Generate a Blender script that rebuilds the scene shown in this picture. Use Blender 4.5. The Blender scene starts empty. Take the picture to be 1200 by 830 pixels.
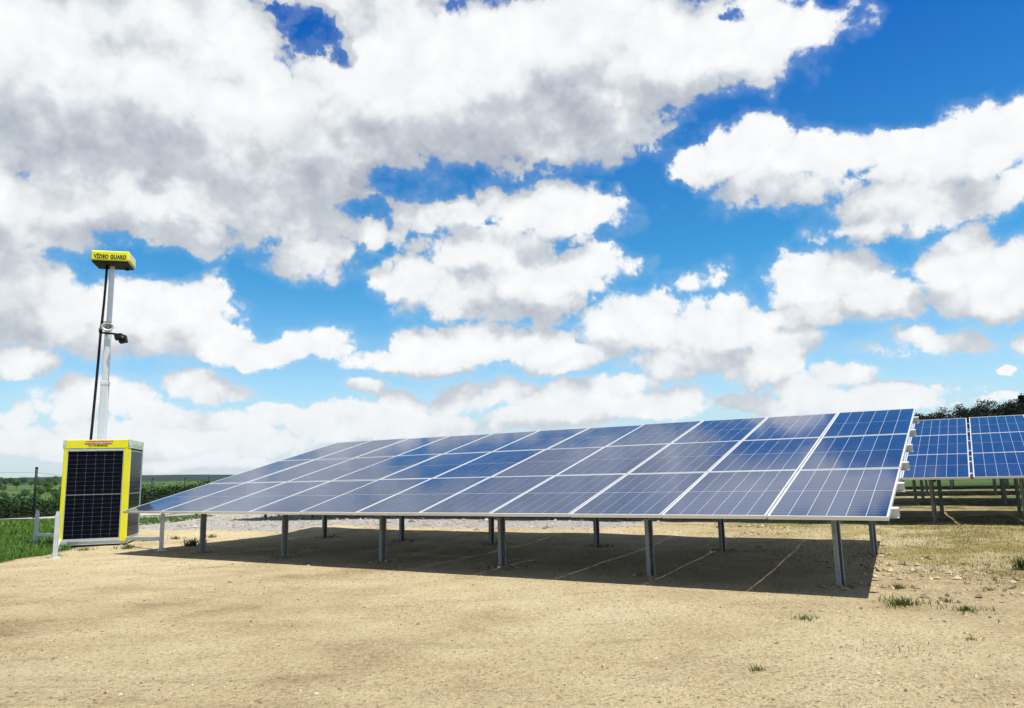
import bpy, math, random
import numpy as np
from mathutils import Vector, Matrix

random.seed(7)
rng = np.random.default_rng(11)
SC = bpy.context.scene
COL = SC.collection
R = math.radians

# ------------------------------------------------------------------ camera
CAM_H, PITCH, ROLL, LENS = 1.16, R(9.1), R(1.43), 26.4
X0 = Vector((1, 0, 0)); Y0 = Vector((0, -math.sin(PITCH), math.cos(PITCH))); FW = Vector((0, math.cos(PITCH), math.sin(PITCH)))
XC = math.cos(ROLL) * X0 - math.sin(ROLL) * Y0
YC = math.sin(ROLL) * X0 + math.cos(ROLL) * Y0
cam_d = bpy.data.cameras.new('camera'); cam = bpy.data.objects.new('camera', cam_d); COL.objects.link(cam)
cam_d.lens = LENS; cam_d.sensor_width = 36; cam_d.sensor_fit = 'HORIZONTAL'; cam_d.clip_start = 0.05; cam_d.clip_end = 30000
M = Matrix((XC, YC, -FW)).transposed().to_4x4(); M.translation = (0, 0, CAM_H)
cam.matrix_world = M
SC.camera = cam

def direction(px, py):                     # viewing direction of a point of the 1200 x 830 photograph
    f = 880.0; px, py = float(px), float(py)
    return ((px - 600) / f * XC - (py - 415) / f * YC + FW).normalized()

def azel(px, py):
    d = direction(px, py)
    return math.atan2(d.x, d.y), math.asin(d.z)

# ------------------------------------------------------------------ colour management
vs = SC.view_settings
vs.view_transform = 'Standard'; vs.look = 'None'; vs.exposure = 0.9; vs.gamma = 1.0; vs.use_curve_mapping = False

# ------------------------------------------------------------------ sun
SUN_DIR = Vector((0.30, -0.16, 1.0)).normalized()
sun_d = bpy.data.lights.new('sun', 'SUN'); sun = bpy.data.objects.new('sun', sun_d); COL.objects.link(sun)
sun_d.energy = 5.0; sun_d.angle = R(0.5); sun_d.color = (1.0, 0.95, 0.87)
sun.rotation_euler = SUN_DIR.to_track_quat('Z', 'Y').to_euler(); sun.location = (10, -10, 60)

# ------------------------------------------------------------------ node helpers
class NT:
    def __init__(s, tree): s.t = tree; s.n = tree.nodes; s.l = tree.links
    def new(s, kind, **kw):
        n = s.n.new(kind)
        for k, v in kw.items(): setattr(n, k, v)
        return n
    def put(s, sock, v):
        if v is None: return
        if isinstance(v, bpy.types.NodeSocket): s.l.new(v, sock)
        else: sock.default_value = v
    def math(s, op, a, b=None, c=None, clamp=False):
        n = s.new('ShaderNodeMath', operation=op, use_clamp=clamp)
        s.put(n.inputs[0], a); s.put(n.inputs[1], b); s.put(n.inputs[2], c)
        return n.outputs[0]
    def vec(s, op, a, b=None, c=None, scale=None):
        n = s.new('ShaderNodeVectorMath', operation=op)
        s.put(n.inputs[0], a); s.put(n.inputs[1], b); s.put(n.inputs[2], c)
        if scale is not None: s.put(n.inputs['Scale'], scale)
        return n.outputs['Value'] if op in ('DOT_PRODUCT', 'LENGTH', 'DISTANCE') else n.outputs['Vector']
    def noise(s, v, scale, detail=4, rough=0.55, dist=0.0, out='Fac', lac=2.0):
        n = s.new('ShaderNodeTexNoise')
        s.put(n.inputs['Vector'], v); s.put(n.inputs['Scale'], scale); s.put(n.inputs['Detail'], detail)
        s.put(n.inputs['Roughness'], rough); s.put(n.inputs['Distortion'], dist); s.put(n.inputs['Lacunarity'], lac)
        return n.outputs[out]
    def voronoi(s, v, scale, feature='F1', out='Distance', detail=0, rough=0.5, rand=1.0):
        n = s.new('ShaderNodeTexVoronoi', feature=feature)
        s.put(n.inputs['Vector'], v); s.put(n.inputs['Scale'], scale)
        if 'Detail' in n.inputs: s.put(n.inputs['Detail'], detail); s.put(n.inputs['Roughness'], rough)
        s.put(n.inputs['Randomness'], rand)
        return n.outputs[out]
    def mix(s, f, a, b, blend='MIX'):
        n = s.new('ShaderNodeMix', data_type='RGBA', blend_type=blend)
        s.put(n.inputs[0], f); s.put(n.inputs[6], a); s.put(n.inputs[7], b)
        return n.outputs[2]
    def ss(s, x, lo, hi):
        n = s.new('ShaderNodeMapRange', interpolation_type='SMOOTHSTEP')
        s.put(n.inputs[0], x); s.put(n.inputs[1], lo); s.put(n.inputs[2], hi); n.inputs[3].default_value = 0; n.inputs[4].default_value = 1
        return n.outputs[0]
    def lin(s, x, lo, hi, a, b):
        n = s.new('ShaderNodeMapRange')
        s.put(n.inputs[0], x); s.put(n.inputs[1], lo); s.put(n.inputs[2], hi); s.put(n.inputs[3], a); s.put(n.inputs[4], b)
        return n.outputs[0]
    def ramp(s, f, stops):
        n = s.new('ShaderNodeValToRGB'); cr = n.color_ramp
        while len(cr.elements) > 1: cr.elements.remove(cr.elements[0])
        cr.elements[0].position = stops[0][0]; cr.elements[0].color = (*stops[0][1], 1)
        for p, c in stops[1:]:
            e = cr.elements.new(p); e.color = (*c, 1)
        s.put(n.inputs[0], f); return n.outputs[0]

# ------------------------------------------------------------------ sky with cumulus
# x, y, rx, ry on the photograph's grid, weight: one soft heap of cloud each
HEAPS = [
    # the great sheet of cloud upper left, running on above the frame
    (120, 110, 290, 150, 1.1), (330, 175, 230, 85, 1.1), (520, 110, 190, 95, 1.1), (690, 70, 170, 85, 1.1), (850, 45, 115, 60, .95),
    (190, 235, 190, 55, 1.0), (40, 225, 130, 65, 1.0), (600, 165, 150, 38, .9), (330, 262, 85, 24, .8), (700, 140, 85, 48, .9), (960, 30, 50, 26, .6),
    (330, 240, 120, 36, .9), (480, 40, 80, 60, .9), (150, -120, 420, 180, 1.1), (560, -110, 190, 110, 1.0), (820, -70, 120, 70, .9), (200, 20, 160, 120, 1.0),
    (365, 312, 42, 18, .5), (375, 288, 45, 26, .7),
    # left
    (25, 345, 72, 62, .95), (165, 372, 100, 45, 1.0), (215, 360, 60, 34, .85), (120, 395, 70, 28, .8), (22, 422, 40, 22, .9),
    (282, 408, 48, 21, 1.0), (335, 413, 60, 13, .8), (388, 404, 32, 20, .9), (245, 450, 54, 20, 1.0), (110, 470, 75, 22, .65), (60, 492, 60, 26, .6),
    (215, 488, 95, 17, .75), (325, 487, 42, 16, .8),
    # the slanting pile in the middle
    (440, 268, 48, 15, .85), (505, 250, 60, 24, .95), (570, 232, 62, 20, .9), (655, 248, 72, 32, .95), (560, 290, 75, 34, 1.0), (480, 322, 50, 26, .95),
    (610, 335, 95, 40, 1.05), (690, 318, 52, 34, .95), (545, 345, 70, 30, .95), (745, 370, 66, 34, .95), (805, 392, 95, 40, 1.0), (850, 380, 45, 30, .9), (812, 328, 30, 14, .5),
    (530, 408, 80, 24, 1.0), (600, 405, 60, 22, .95), (660, 418, 58, 18, .95), (470, 424, 60, 15, .9), (430, 459, 22, 11, .8), (560, 462, 62, 22, .95), (645, 466, 70, 20, .95), (715, 462, 50, 18, .8),
    (800, 425, 75, 24, .9), (880, 432, 70, 24, .9), (905, 410, 60, 20, .8),
    # right
    (865, 188, 78, 42, 1.0), (945, 190, 70, 40, 1.0), (915, 225, 80, 28, .9), (1045, 190, 90, 44, 1.05), (1150, 165, 85, 55, 1.05), (1060, 240, 110, 34, 1.05), (1165, 225, 70, 32, .95), (1010, 268, 60, 16, .8),
    (965, 330, 70, 38, 1.05), (1030, 345, 62, 34, 1.0), (960, 365, 80, 20, .9), (1130, 310, 62, 40, 1.0), (1195, 320, 60, 46, 1.0), (1150, 350, 60, 26, .9),
    (1085, 398, 62, 14, .62), (1195, 396, 26, 9, .7), (1030, 410, 40, 10, .5), (1168, 428, 12, 6, .6),
    (985, 440, 42, 18, .95), (930, 456, 70, 18, .9), (1050, 462, 80, 13, .8),
    # the low bank along the horizon
    (40, 528, 130, 26, .85), (180, 520, 110, 24, .9), (300, 518, 110, 22, .9), (420, 503, 90, 24, .95), (520, 495, 85, 20, .95), (640, 490, 95, 18, .95), (760, 482, 95, 18, .95), (890, 470, 90, 14, .8), (1000, 474, 130, 14, .85),
    (480, 470, 30, 12, .5), (260, 545, 140, 12, .75), (20, 498, 60, 16, .75), (1150, 462, 40, 6, .4), (120, 548, 90, 10, .7),
]
CLEAR = [(345, 12, 36, 30, 1.1), (383, 36, 38, 26, 1.1), (402, 62, 18, 14, .9), (318, 2, 30, 14, .8), (498, 207, 84, 30, 1.15), (428, 243, 42, 14, .7), (745, 205, 36, 44, .9), (870, 8, 24, 13, .9), (1085, 75, 100, 90, .8), (800, 160, 40, 16, .7), (640, 196, 24, 10, .6), (790, 232, 22, 26, .8), (1000, 205, 28, 8, .45), (330, 335, 70, 22, .6), (175, 300, 60, 22, .6), (540, 222, 22, 12, .3)]
GREYS = [(420, 195, 190, 48, .60), (640, 150, 140, 60, .34), (160, 170, 230, 42, .35), (35, 345, 60, 40, .50), (60, 255, 90, 40, .30), (600, 420, 120, 10, .3), (300, 425, 100, 8, .25), (370, 315, 50, 16, .3), (985, 365, 60, 16, .35),
         (740, 120, 90, 60, .25), (610, 360, 110, 14, .25), (850, 418, 90, 12, .25), (1160, 345, 60, 14, .25), (1040, 258, 90, 14, .2), (150, 130, 150, 30, .2)]

def blob_params(b):
    x, y, rx, ry, w = b
    if rx > 150 and ry > 30 and w >= .9: w *= 1.40
    a, e = azel(x, y); a2, _ = azel(x + rx, y); _, e2 = azel(x, y - ry)
    ia, ie = 1 / (a2 - a), 1 / (e2 - e)
    return (ia, ie, 0), (-a * ia, -e * ie, 0), w

def heap_field(T, p):
    acc = None
    for b in HEAPS:
        inv, off, w = blob_params(b)
        q = T.vec('MULTIPLY_ADD', p, inv, off)
        v = T.math('MULTIPLY_ADD', T.vec('DOT_PRODUCT', q, q), -w * .8, w)
        acc = v if acc is None else T.math('SMOOTH_MAX', acc, v, .12)
    return acc

def build_world():
    w = bpy.data.worlds.new('World'); SC.world = w; w.use_nodes = True
    T = NT(w.node_tree); T.n.clear()
    out = T.new('ShaderNodeOutputWorld'); bg = T.new('ShaderNodeBackground'); bg.inputs['Strength'].default_value = 0.0536
    sky = T.new('ShaderNodeTexSky', sky_type='NISHITA')
    sky.sun_disc = False; sky.sun_elevation = math.asin(SUN_DIR.z); sky.sun_rotation = math.atan2(SUN_DIR.x, SUN_DIR.y)
    sky.altitude = 300; sky.air_density = 1.0; sky.dust_density = 0.6; sky.ozone_density = 2.0
    tc = T.new('ShaderNodeTexCoord'); d = T.vec('NORMALIZE', tc.outputs['Generated'])
    sep = T.new('ShaderNodeSeparateXYZ'); T.put(sep.inputs[0], d); el = sep.outputs[2]
    # a clear, saturated summer blue: deep overhead, cyan low down
    blue = T.mix(1.0, sky.outputs[0], T.ramp(el, [(0.0, (.95, 1.14, 1.32)), (.10, (.80, 1.40, 1.62)), (.28, (.32, 1.18, 1.52)), (.55, (.04, .64, 1.48)), (1.0, (.12, .52, .95))]), 'MULTIPLY')
    az = T.math('ARCTAN2', sep.outputs[0], sep.outputs[1])
    cmb = T.new('ShaderNodeCombineXYZ'); T.put(cmb.inputs[0], az); T.put(cmb.inputs[1], T.math('ARCSINE', T.math('MINIMUM', el, .9999)))
    p0 = cmb.outputs[0]
    # two warps: lazy and billowy; they fade toward the horizon
    w1 = T.vec('SUBTRACT', T.noise(d, 6.0, 1, .5, out='Color'), (.5, .5, .5))
    w2 = T.vec('SUBTRACT', T.noise(d, 20.0, 5, .62, out='Color'), (.5, .5, .5))
    amp = T.lin(el, 0.0, 0.5, 0.35, 1.0)
    p = T.vec('MULTIPLY_ADD', w1, (.075, .05, 0), p0)
    p = T.vec('MULTIPLY_ADD', T.vec('SCALE', w2, scale=amp), (.085, .070, 0), p)
    H = heap_field(T, p)
    H2 = heap_field(T, T.vec('ADD', p, (.022, .045, 0)))
    for b in CLEAR:
        inv, off, wt = blob_params(b)
        q = T.vec('MULTIPLY_ADD', p, inv, off)
        H = T.math('SUBTRACT', H, T.math('MULTIPLY_ADD', T.vec('DOT_PRODUCT', q, q), -wt, wt, clamp=True))
    # everywhere else: broken cumulus of the same kind
    pl = T.vec('DIVIDE', d, T.math('ADD', T.math('ABSOLUTE', el), .22))
    far = T.math('MULTIPLY_ADD', T.noise(pl, 1.35, 2, .5), 3.2, -1.5)
    inside = T.math('MULTIPLY', T.ss(T.math('ABSOLUTE', az), .80, .62), T.ss(el, .74, .60))
    far = T.math('SUBTRACT', far, T.math('MULTIPLY', inside, 6.0))
    H = T.math('MAXIMUM', T.math('SMOOTH_MAX', H, far, .1), -1.2)
    fb = T.math('SUBTRACT', T.noise(d, 15.0, 9, .63), .5)
    fl = T.math('SUBTRACT', T.noise(T.vec('ADD', d, (.010, 0, .024)), 9.0, 4, .55), .5)
    fm = T.math('SUBTRACT', T.noise(d, 9.0, 4, .55), .5)
    wv = T.vec('MULTIPLY_ADD', w2, (.06, .06, .06), d)
    bl = T.math('SUBTRACT', .52, T.voronoi(wv, 24.0, 'F1', detail=1.6, rough=.6))
    D = T.math('MULTIPLY_ADD', bl, .75, T.math('MULTIPLY_ADD', fb, 2.0, T.math('MULTIPLY_ADD', fm, .9, T.math('ADD', H, .40))))
    alpha = T.ss(D, .06, .50); thin = T.math('MULTIPLY', T.ss(D, -.60, .5), .17)
    # heaps are white where the light from above meets them, grey toward their flat bases
    lit = T.math('MULTIPLY_ADD', T.math('SUBTRACT', fm, fl), 2.6, T.math('MULTIPLY_ADD', fb, .45, T.math('SUBTRACT', H, H2)))
    lit = T.ss(lit, -.75, .45)
    pg = T.vec('MULTIPLY_ADD', w1, (.16, .10, 0), p)
    grey = None
    for b in GREYS:
        inv, off, wt = blob_params(b)
        q = T.vec('MULTIPLY_ADD', pg, inv, off)
        v = T.math('MULTIPLY_ADD', T.vec('DOT_PRODUCT', q, q), -wt * .6, wt, clamp=True)
        grey = v if grey is None else T.math('MAXIMUM', grey, v)
    lum = T.math('MULTIPLY_ADD', lit, .62, .40)
    lum = T.math('SUBTRACT', lum, T.math('MULTIPLY', grey, .55))
    lum = T.math('MULTIPLY_ADD', fm, .30, lum)
    lum = T.math('MULTIPLY_ADD', T.math('SUBTRACT', bl, .10), .30, lum)
    cloud = T.ramp(lum, [(0.0, (4.4, 4.8, 5.5)), (.36, (6.2, 6.6, 7.05)), (.66, (8.6, 8.85, 9.05)), (1.0, (9.9, 9.95, 10.0))])
    # the low bank melts into the pale air at the horizon
    cloud = T.mix(T.math('MULTIPLY', T.ss(el, .16, .01), .35), cloud, (7.6, 8.4, 8.9, 1))
    blue = T.mix(T.math('MULTIPLY', T.ss(el, .24, .0), .60), blue, (7.0, 8.3, 8.9, 1))
    blue = T.mix(thin, blue, (7.8, 8.6, 9.2, 1))       # thin vapour round the heaps
    T.put(bg.inputs['Color'], T.mix(alpha, blue, cloud)); T.l.new(bg.outputs[0], out.inputs[0])
    w.cycles.sampling_method = 'MANUAL'; w.cycles.sample_map_resolution = 512
build_world()
# ==REST==
SC.cycles.use_adaptive_sampling = True; SC.cycles.adaptive_threshold = 0.015
SC.cycles.max_bounces = 6; SC.cycles.diffuse_bounces = 3; SC.cycles.glossy_bounces = 3

# ------------------------------------------------------------------ materials
def material(name, base=(.5, .5, .5), rough=.6, metal=0.0, spec=.5, fn=None, coat=0.0):
    m = bpy.data.materials.new(name); m.use_nodes = True
    T = NT(m.node_tree); b = T.n['Principled BSDF']
    b.inputs['Base Color'].default_value = (*base, 1); b.inputs['Roughness'].default_value = rough
    b.inputs['Metallic'].default_value = metal; b.inputs['Specular IOR Level'].default_value = spec
    b.inputs['Coat Weight'].default_value = coat
    if fn: fn(T, b)
    return m

def objco(T): return T.new('ShaderNodeTexCoord').outputs['Object']
def worldpos(T): return T.new('ShaderNodeNewGeometry').outputs['Position']
def bump(T, b, h, strength=.3, dist=.02):
    n = T.new('ShaderNodeBump'); T.put(n.inputs['Height'], h); n.inputs['Strength'].default_value = strength; n.inputs['Distance'].default_value = dist
    T.put(b.inputs['Normal'], n.outputs[0])

def f_galv(T, b):
    c = objco(T)
    sp = T.voronoi(c, 70, out='Color'); ng = T.noise(c, 6, 5, .6)
    bw = T.new('ShaderNodeRGBToBW'); T.put(bw.inputs[0], sp)
    f = T.math('MULTIPLY_ADD', bw.outputs[0], .35, T.math('MULTIPLY', ng, .65))
    T.put(b.inputs['Base Color'], T.ramp(f, [(.25, (.27, .30, .32)), (.75, (.48, .52, .55))]))
    T.put(b.inputs['Roughness'], T.lin(ng, .3, .7, .42, .62))
GALV = material('galvanised_steel', (.6, .6, .6), .45, .75, fn=f_galv)
def f_alu(T, b):
    c = objco(T); T.put(b.inputs['Roughness'], T.lin(T.noise(c, 9, 4), .3, .7, .28, .42))
ZINC = material('bright_new_zinc', (.66, .70, .73), .4, .25, fn=lambda T, b: T.put(b.inputs['Base Color'], T.mix(T.noise(objco(T), 8, 5), (.52, .57, .60, 1), (.74, .78, .81, 1))))
ALU = material('anodised_aluminium', (.78, .79, .80), .35, .55, fn=f_alu)
def f_back(T, b):
    c = objco(T); T.put(b.inputs['Base Color'], T.mix(T.noise(c, 3, 3), (.36, .38, .42, 1), (.42, .44, .48, 1)))
REAR = material('dark_grey_rear_sheet', (.07, .07, .075), .6)  # unseen underside, coloured dark to deepen the shade below the tables
BACK = material('white_backsheet_under_glass', (.7, .72, .75), .12, 0, .4, fn=f_back)

def f_cell(T, b):
    # polycrystalline cells: fine gaps between half cells, busbars, crystal flakes
    c = objco(T); s = T.new('ShaderNodeSeparateXYZ'); T.put(s.inputs[0], c)
    oi = T.new('ShaderNodeObjectInfo').outputs['Random']
    rows = T.math('FRACT', T.math('MULTIPLY', s.outputs[1], 1 / .0818))
    gap = T.math('GREATER_THAN', T.math('ABSOLUTE', T.math('SUBTRACT', rows, .5)), .475)
    bars = T.math('FRACT', T.math('MULTIPLY', s.outputs[0], 1 / .0328))
    bar = T.math('GREATER_THAN', T.math('ABSOLUTE', T.math('SUBTRACT', bars, .5)), .478)
    seed = T.new('ShaderNodeCombineXYZ'); T.put(seed.inputs[0], T.math('MULTIPLY', oi, 40))
    cc = T.vec('ADD', c, seed.outputs[0])
    fl = T.voronoi(cc, 55, out='Color'); bw = T.new('ShaderNodeRGBToBW'); T.put(bw.inputs[0], fl)
    f = T.math('MULTIPLY_ADD', bw.outputs[0], .35, T.math('MULTIPLY_ADD', T.noise(cc, 2.2, 2), .45, T.math('MULTIPLY', oi, .25)))
    col = T.ramp(f, [(.2, (.0018, .011, .040)), (.55, (.003, .018, .064)), (.9, (.006, .028, .092))])
    col = T.mix(T.math('MULTIPLY', bar, .18), col, (.22, .26, .34, 1))
    col = T.mix(T.math('MULTIPLY', gap, .42), col, (.22, .25, .32, 1))
    wp = worldpos(T); dust = T.math('MULTIPLY', T.ss(T.noise(wp, 1.1, 6, .65), .42, .75), .022)
    col = T.mix(dust, col, (.34, .32, .29, 1))
    T.put(b.inputs['Base Color'], col)
    b.inputs['Specular Tint'].default_value = (.74, .90, 1.0, 1)
    T.put(b.inputs['Roughness'], T.lin(T.noise(cc, 1.5, 5, .6), .3, .7, .04, .10))
CELL = material('polycrystalline_cell_under_glass', (.02, .05, .2), .10, 0, .62, fn=f_cell)
def f_mono(T, b):
    c = objco(T); T.put(b.inputs['Roughness'], T.lin(T.noise(c, 2, 4), .3, .7, .10, .2))
MONO = material('monocrystalline_black_cell', (.004, .005, .010), .22, 0, .03, fn=f_mono)
def f_yel(T, b):
    c = objco(T); n = T.noise(c, 5, 6, .65); n2 = T.noise(c, 40, 4, .6)
    col = T.mix(T.ss(n, .45, .8), (.74, .70, .018, 1), (.62, .60, .04, 1))
    T.put(b.inputs['Base Color'], T.mix(T.math('MULTIPLY', T.ss(n2, .66, .85), .12), col, (.35, .30, .10, 1)))
YELLOW = material('lemon_yellow_paint', (.72, .68, .02), .5, 0, .3, fn=f_yel)
GRID = material('cell_gap_grid', (.22, .225, .24), .35, 0, .2)
BLACK = material('black_plastic', (.006, .006, .008), .5, 0, .25)
INK = material('black_lettering', (.015, .015, .015), .5)
RED = material('red_sticker', (.42, .05, .02), .45)
WHITE = material('white_lettering', (.8, .78, .74), .5)
GREENINK = material('faded_green_print', (.30, .42, .22), .5)
def f_pale(T, b):
    c = objco(T); T.put(b.inputs['Base Color'], T.mix(T.noise(c, 4, 5), (.50, .54, .44, 1), (.66, .68, .58, 1)))
PALE = material('sunlit_pale_panel', (.6, .62, .5), .5, fn=f_pale)  # side header's yellow washed pale by sun, painted in; driver cone shares it
GREYP = material('grey_horn_plastic', (.42, .44, .45), .5)
SUNSIDE = material('sunlit_head_side', (.70, .71, .42), .45, fn=lambda T, b: T.put(b.inputs['Base Color'], T.mix(T.noise(objco(T), 4, 4), (.62, .64, .30, 1), (.72, .73, .48, 1))))  # head yellow with its sunlit side's paleness painted into the colour
FENCE = material('dark_green_fence_paint', (.012, .022, .022), .6, 0, .2, fn=lambda T, b: T.put(b.inputs['Base Color'], T.mix(T.noise(objco(T), 6, 4), (.004, .009, .009, 1), (.010, .016, .015, 1))))

def leafmat(name, dark, mid, light, scale=1.2):
    def f(T, b):
        c = worldpos(T); oi = T.new('ShaderNodeObjectInfo').outputs['Random']
        g = T.new('ShaderNodeNewGeometry').outputs['Random Per Island']
        n = T.noise(c, scale, 3, .6)
        v = T.math('MULTIPLY_ADD', g, .45, T.math('MULTIPLY_ADD', n, .55, T.math('MULTIPLY_ADD', oi, .24, -.12)))
        T.put(b.inputs['Base Color'], T.ramp(v, [(.2, dark), (.5, mid), (.85, light)]))
        b.inputs['Subsurface Weight'].default_value = 0
    return material(name, mid, .7, 0, .12, fn=f)
LEAF = leafmat('broadleaf_foliage', (.022, .060, .016), (.055, .125, .028), (.12, .21, .05), .35)
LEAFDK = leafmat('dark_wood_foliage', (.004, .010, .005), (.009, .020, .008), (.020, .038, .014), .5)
LEAFHEDGE = leafmat('hedge_foliage', (.007, .018, .006), (.016, .038, .011), (.045, .085, .022))
LEAFWEED = leafmat('weed_leaves', (.06, .085, .02), (.12, .155, .04), (.22, .24, .09), 6)
GRASSM = leafmat('meadow_grass_blades', (.035, .085, .012), (.070, .155, .020), (.14, .24, .045), .9)
STRAW = leafmat('dry_straw', (.14, .10, .045), (.26, .20, .09), (.38, .31, .15), 3)
BARK = material('bark', (.09, .07, .05), .85, fn=lambda T, b: T.put(b.inputs['Base Color'], T.mix(T.noise(objco(T), 6, 5), (.05, .04, .03, 1), (.13, .10, .075, 1))))
def f_stone(T, b):
    oi = T.new('ShaderNodeNewGeometry').outputs['Random Per Island']
    T.put(b.inputs['Base Color'], T.ramp(oi, [(0, (.17, .155, .135)), (.5, (.29, .27, .245)), (1, (.44, .42, .385))]))
STONE = material('limestone_chippings', (.4, .4, .38), .8, fn=f_stone)
def f_clod(T, b):
    oi = T.new('ShaderNodeNewGeometry').outputs['Random Per Island']
    T.put(b.inputs['Base Color'], T.ramp(oi, [(0, (.12, .075, .04)), (.5, (.33, .25, .15)), (1, (.52, .44, .30))]))
CLOD = material('dry_soil_clods', (.3, .2, .1), .9, fn=f_clod)

def f_ground(T, b):
    p = worldpos(T)
    at = T.new('ShaderNodeAttribute', attribute_name='zone'); s = T.new('ShaderNodeSeparateColor'); T.put(s.inputs[0], at.outputs['Color'])
    grass, gravel, dry = s.outputs[0], s.outputs[1], s.outputs[2]
    flat = T.vec('MULTIPLY', p, (1, 1, .3))
    big = T.noise(flat, .22, 4, .6); mid = T.noise(flat, 1.3, 6, .65); fine = T.noise(flat, 14, 6, .7); grit = T.noise(flat, 70, 4, .7)
    stretch = T.noise(T.vec('MULTIPLY', p, (.5, 2.6, 1)), 1.1, 6, .7)
    v = T.math('MULTIPLY_ADD', big, .50, T.math('MULTIPLY_ADD', mid, .35, T.math('MULTIPLY', fine, .15)))
    dirt = T.ramp(v, [(.37, (.24, .170, .084)), (.45, (.40, .318, .180)), (.54, (.500, .415, .248)), (.65, (.575, .50, .335))])
    dirt = T.mix(T.math('MULTIPLY', T.ss(stretch, .54, .70), .40), dirt, (.205, .155, .085, 1))
    dirt = T.mix(T.math('MULTIPLY', T.ss(grit, .55, .67), .75), dirt, (.07, .048, .026, 1))  # dark specks paint in the small shadows of grit
    dirt = T.mix(T.math('MULTIPLY', T.ss(grit, .42, .30), .55), dirt, (.54, .50, .40, 1))
    peb = T.noise(flat, 26, 5, .75)
    dirt = T.mix(T.math('MULTIPLY', T.ss(peb, .52, .66), .72), dirt, (.125, .092, .048, 1))  # pebbles' small shadows painted in as dark spots
    dirt = T.mix(T.math('MULTIPLY', T.ss(peb, .45, .33), .60), dirt, (.52, .475, .36, 1))
    dryc = T.ramp(T.math('MULTIPLY_ADD', mid, .4, T.math('MULTIPLY_ADD', peb, .3, T.math('MULTIPLY', fine, .3))), [(.38, (.06, .050, .014)), (.47, (.185, .145, .046)), (.56, (.32, .26, .110)), (.70, (.42, .35, .185))])
    gv = T.ramp(T.math('MULTIPLY_ADD', T.voronoi(flat, 16, out='Distance'), .5, T.math('MULTIPLY', fine, .6)), [(.25, (.15, .137, .12)), (.48, (.27, .255, .23)), (.75, (.38, .36, .33))])
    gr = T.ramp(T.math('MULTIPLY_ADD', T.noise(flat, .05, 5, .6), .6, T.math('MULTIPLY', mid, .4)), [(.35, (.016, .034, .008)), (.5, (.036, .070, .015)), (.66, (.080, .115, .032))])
    edge = T.math('MULTIPLY_ADD', T.math('SUBTRACT', mid, .5), 1.1, T.math('MULTIPLY', T.math('SUBTRACT', fine, .5), .9))
    lump = T.noise(T.vec('MULTIPLY', flat, (.8, 1.3, 1)), 9, 6, .75)
    dirt = T.mix(T.math('MULTIPLY', T.ss(lump, .56, .68), .50), dirt, (.16, .118, .062, 1))  # coarser dark spots: soil stains and painted-in shading of lumps
    dpatch = T.ss(T.noise(flat, .75, 5, .65), .40, .62)
    dry = T.math('MULTIPLY', dry, T.math('MULTIPLY_ADD', dpatch, .65, .45))
    col = T.mix(T.ss(T.math('ADD', dry, edge), .30, .80), dirt, dryc)
    col = T.mix(T.ss(T.math('ADD', gravel, edge), .40, .62), col, gv)
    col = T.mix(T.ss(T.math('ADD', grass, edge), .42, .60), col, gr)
    hn = T.noise(p, .012, 6, .7)
    col = T.mix(at.outputs['Alpha'], col, T.ramp(hn, [(.35, (.004, .012, .012)), (.5, (.008, .020, .017)), (.7, (.014, .030, .020))]))  # far woods, with the blue of distant air mixed into their colour
    T.put(b.inputs['Base Color'], col)
    vor = T.voronoi(flat, 38, out='Distance')
    h = T.math('MULTIPLY_ADD', fine, .9, T.math('MULTIPLY_ADD', grit, .5, T.math('MULTIPLY_ADD', peb, .9, T.math('MULTIPLY_ADD', mid, 2.2, T.math('MULTIPLY', vor, -.22)))))
    bump(T, b, h, 1.0, .05)
GROUND = material('dry_loam_ground', (.45, .36, .24), .93, 0, .15, fn=f_ground)
def f_track(T, b):
    p = worldpos(T); n = T.noise(p, 2, 6, .65); T.put(b.inputs['Base Color'], T.ramp(n, [(.3, (.24, .23, .21)), (.6, (.40, .385, .35)), (.8, (.48, .46, .42))])); bump(T, b, T.noise(p, 20, 5), .4, .02)
TRACK = material('grey_track_gravel', (.4, .38, .35), .9, fn=f_track)
def f_hill(T, b):
    p = worldpos(T); n = T.noise(p, .012, 6, .7); T.put(b.inputs['Base Color'], T.ramp(n, [(.35, (.012, .028, .020)), (.5, (.022, .045, .026)), (.7, (.040, .070, .032))]))
HILL = material('wooded_hill', (.02, .04, .02), .95, 0, .1, fn=f_hill)
HAZEM = None

def reflectance(m, k):
    """scales a material's whole albedo (the picture is exposed for its shaded clouds, so plain daylight values)"""
    T = NT(m.node_tree); b = T.n['Principled BSDF']; so = b.inputs['Base Color']
    if so.is_linked: T.put(so, T.mix(1.0, so.links[0].from_socket, (k, k, k, 1), 'MULTIPLY'))
    else: c = so.default_value; so.default_value = (c[0] * k, c[1] * k, c[2] * k, 1)
for _m, _k in ((GALV, .75), (ALU, .85), (ZINC, .8), (YELLOW, .9), (LEAF, 1.0), (LEAFDK, .7), (LEAFHEDGE, .7), (LEAFWEED, .7), (GRASSM, .85), (STRAW, .66), (STONE, .72), (CLOD, .72), (TRACK, .75), (PALE, .7), (SUNSIDE, .8), (WHITE, .8)): reflectance(_m, _k)

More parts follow.
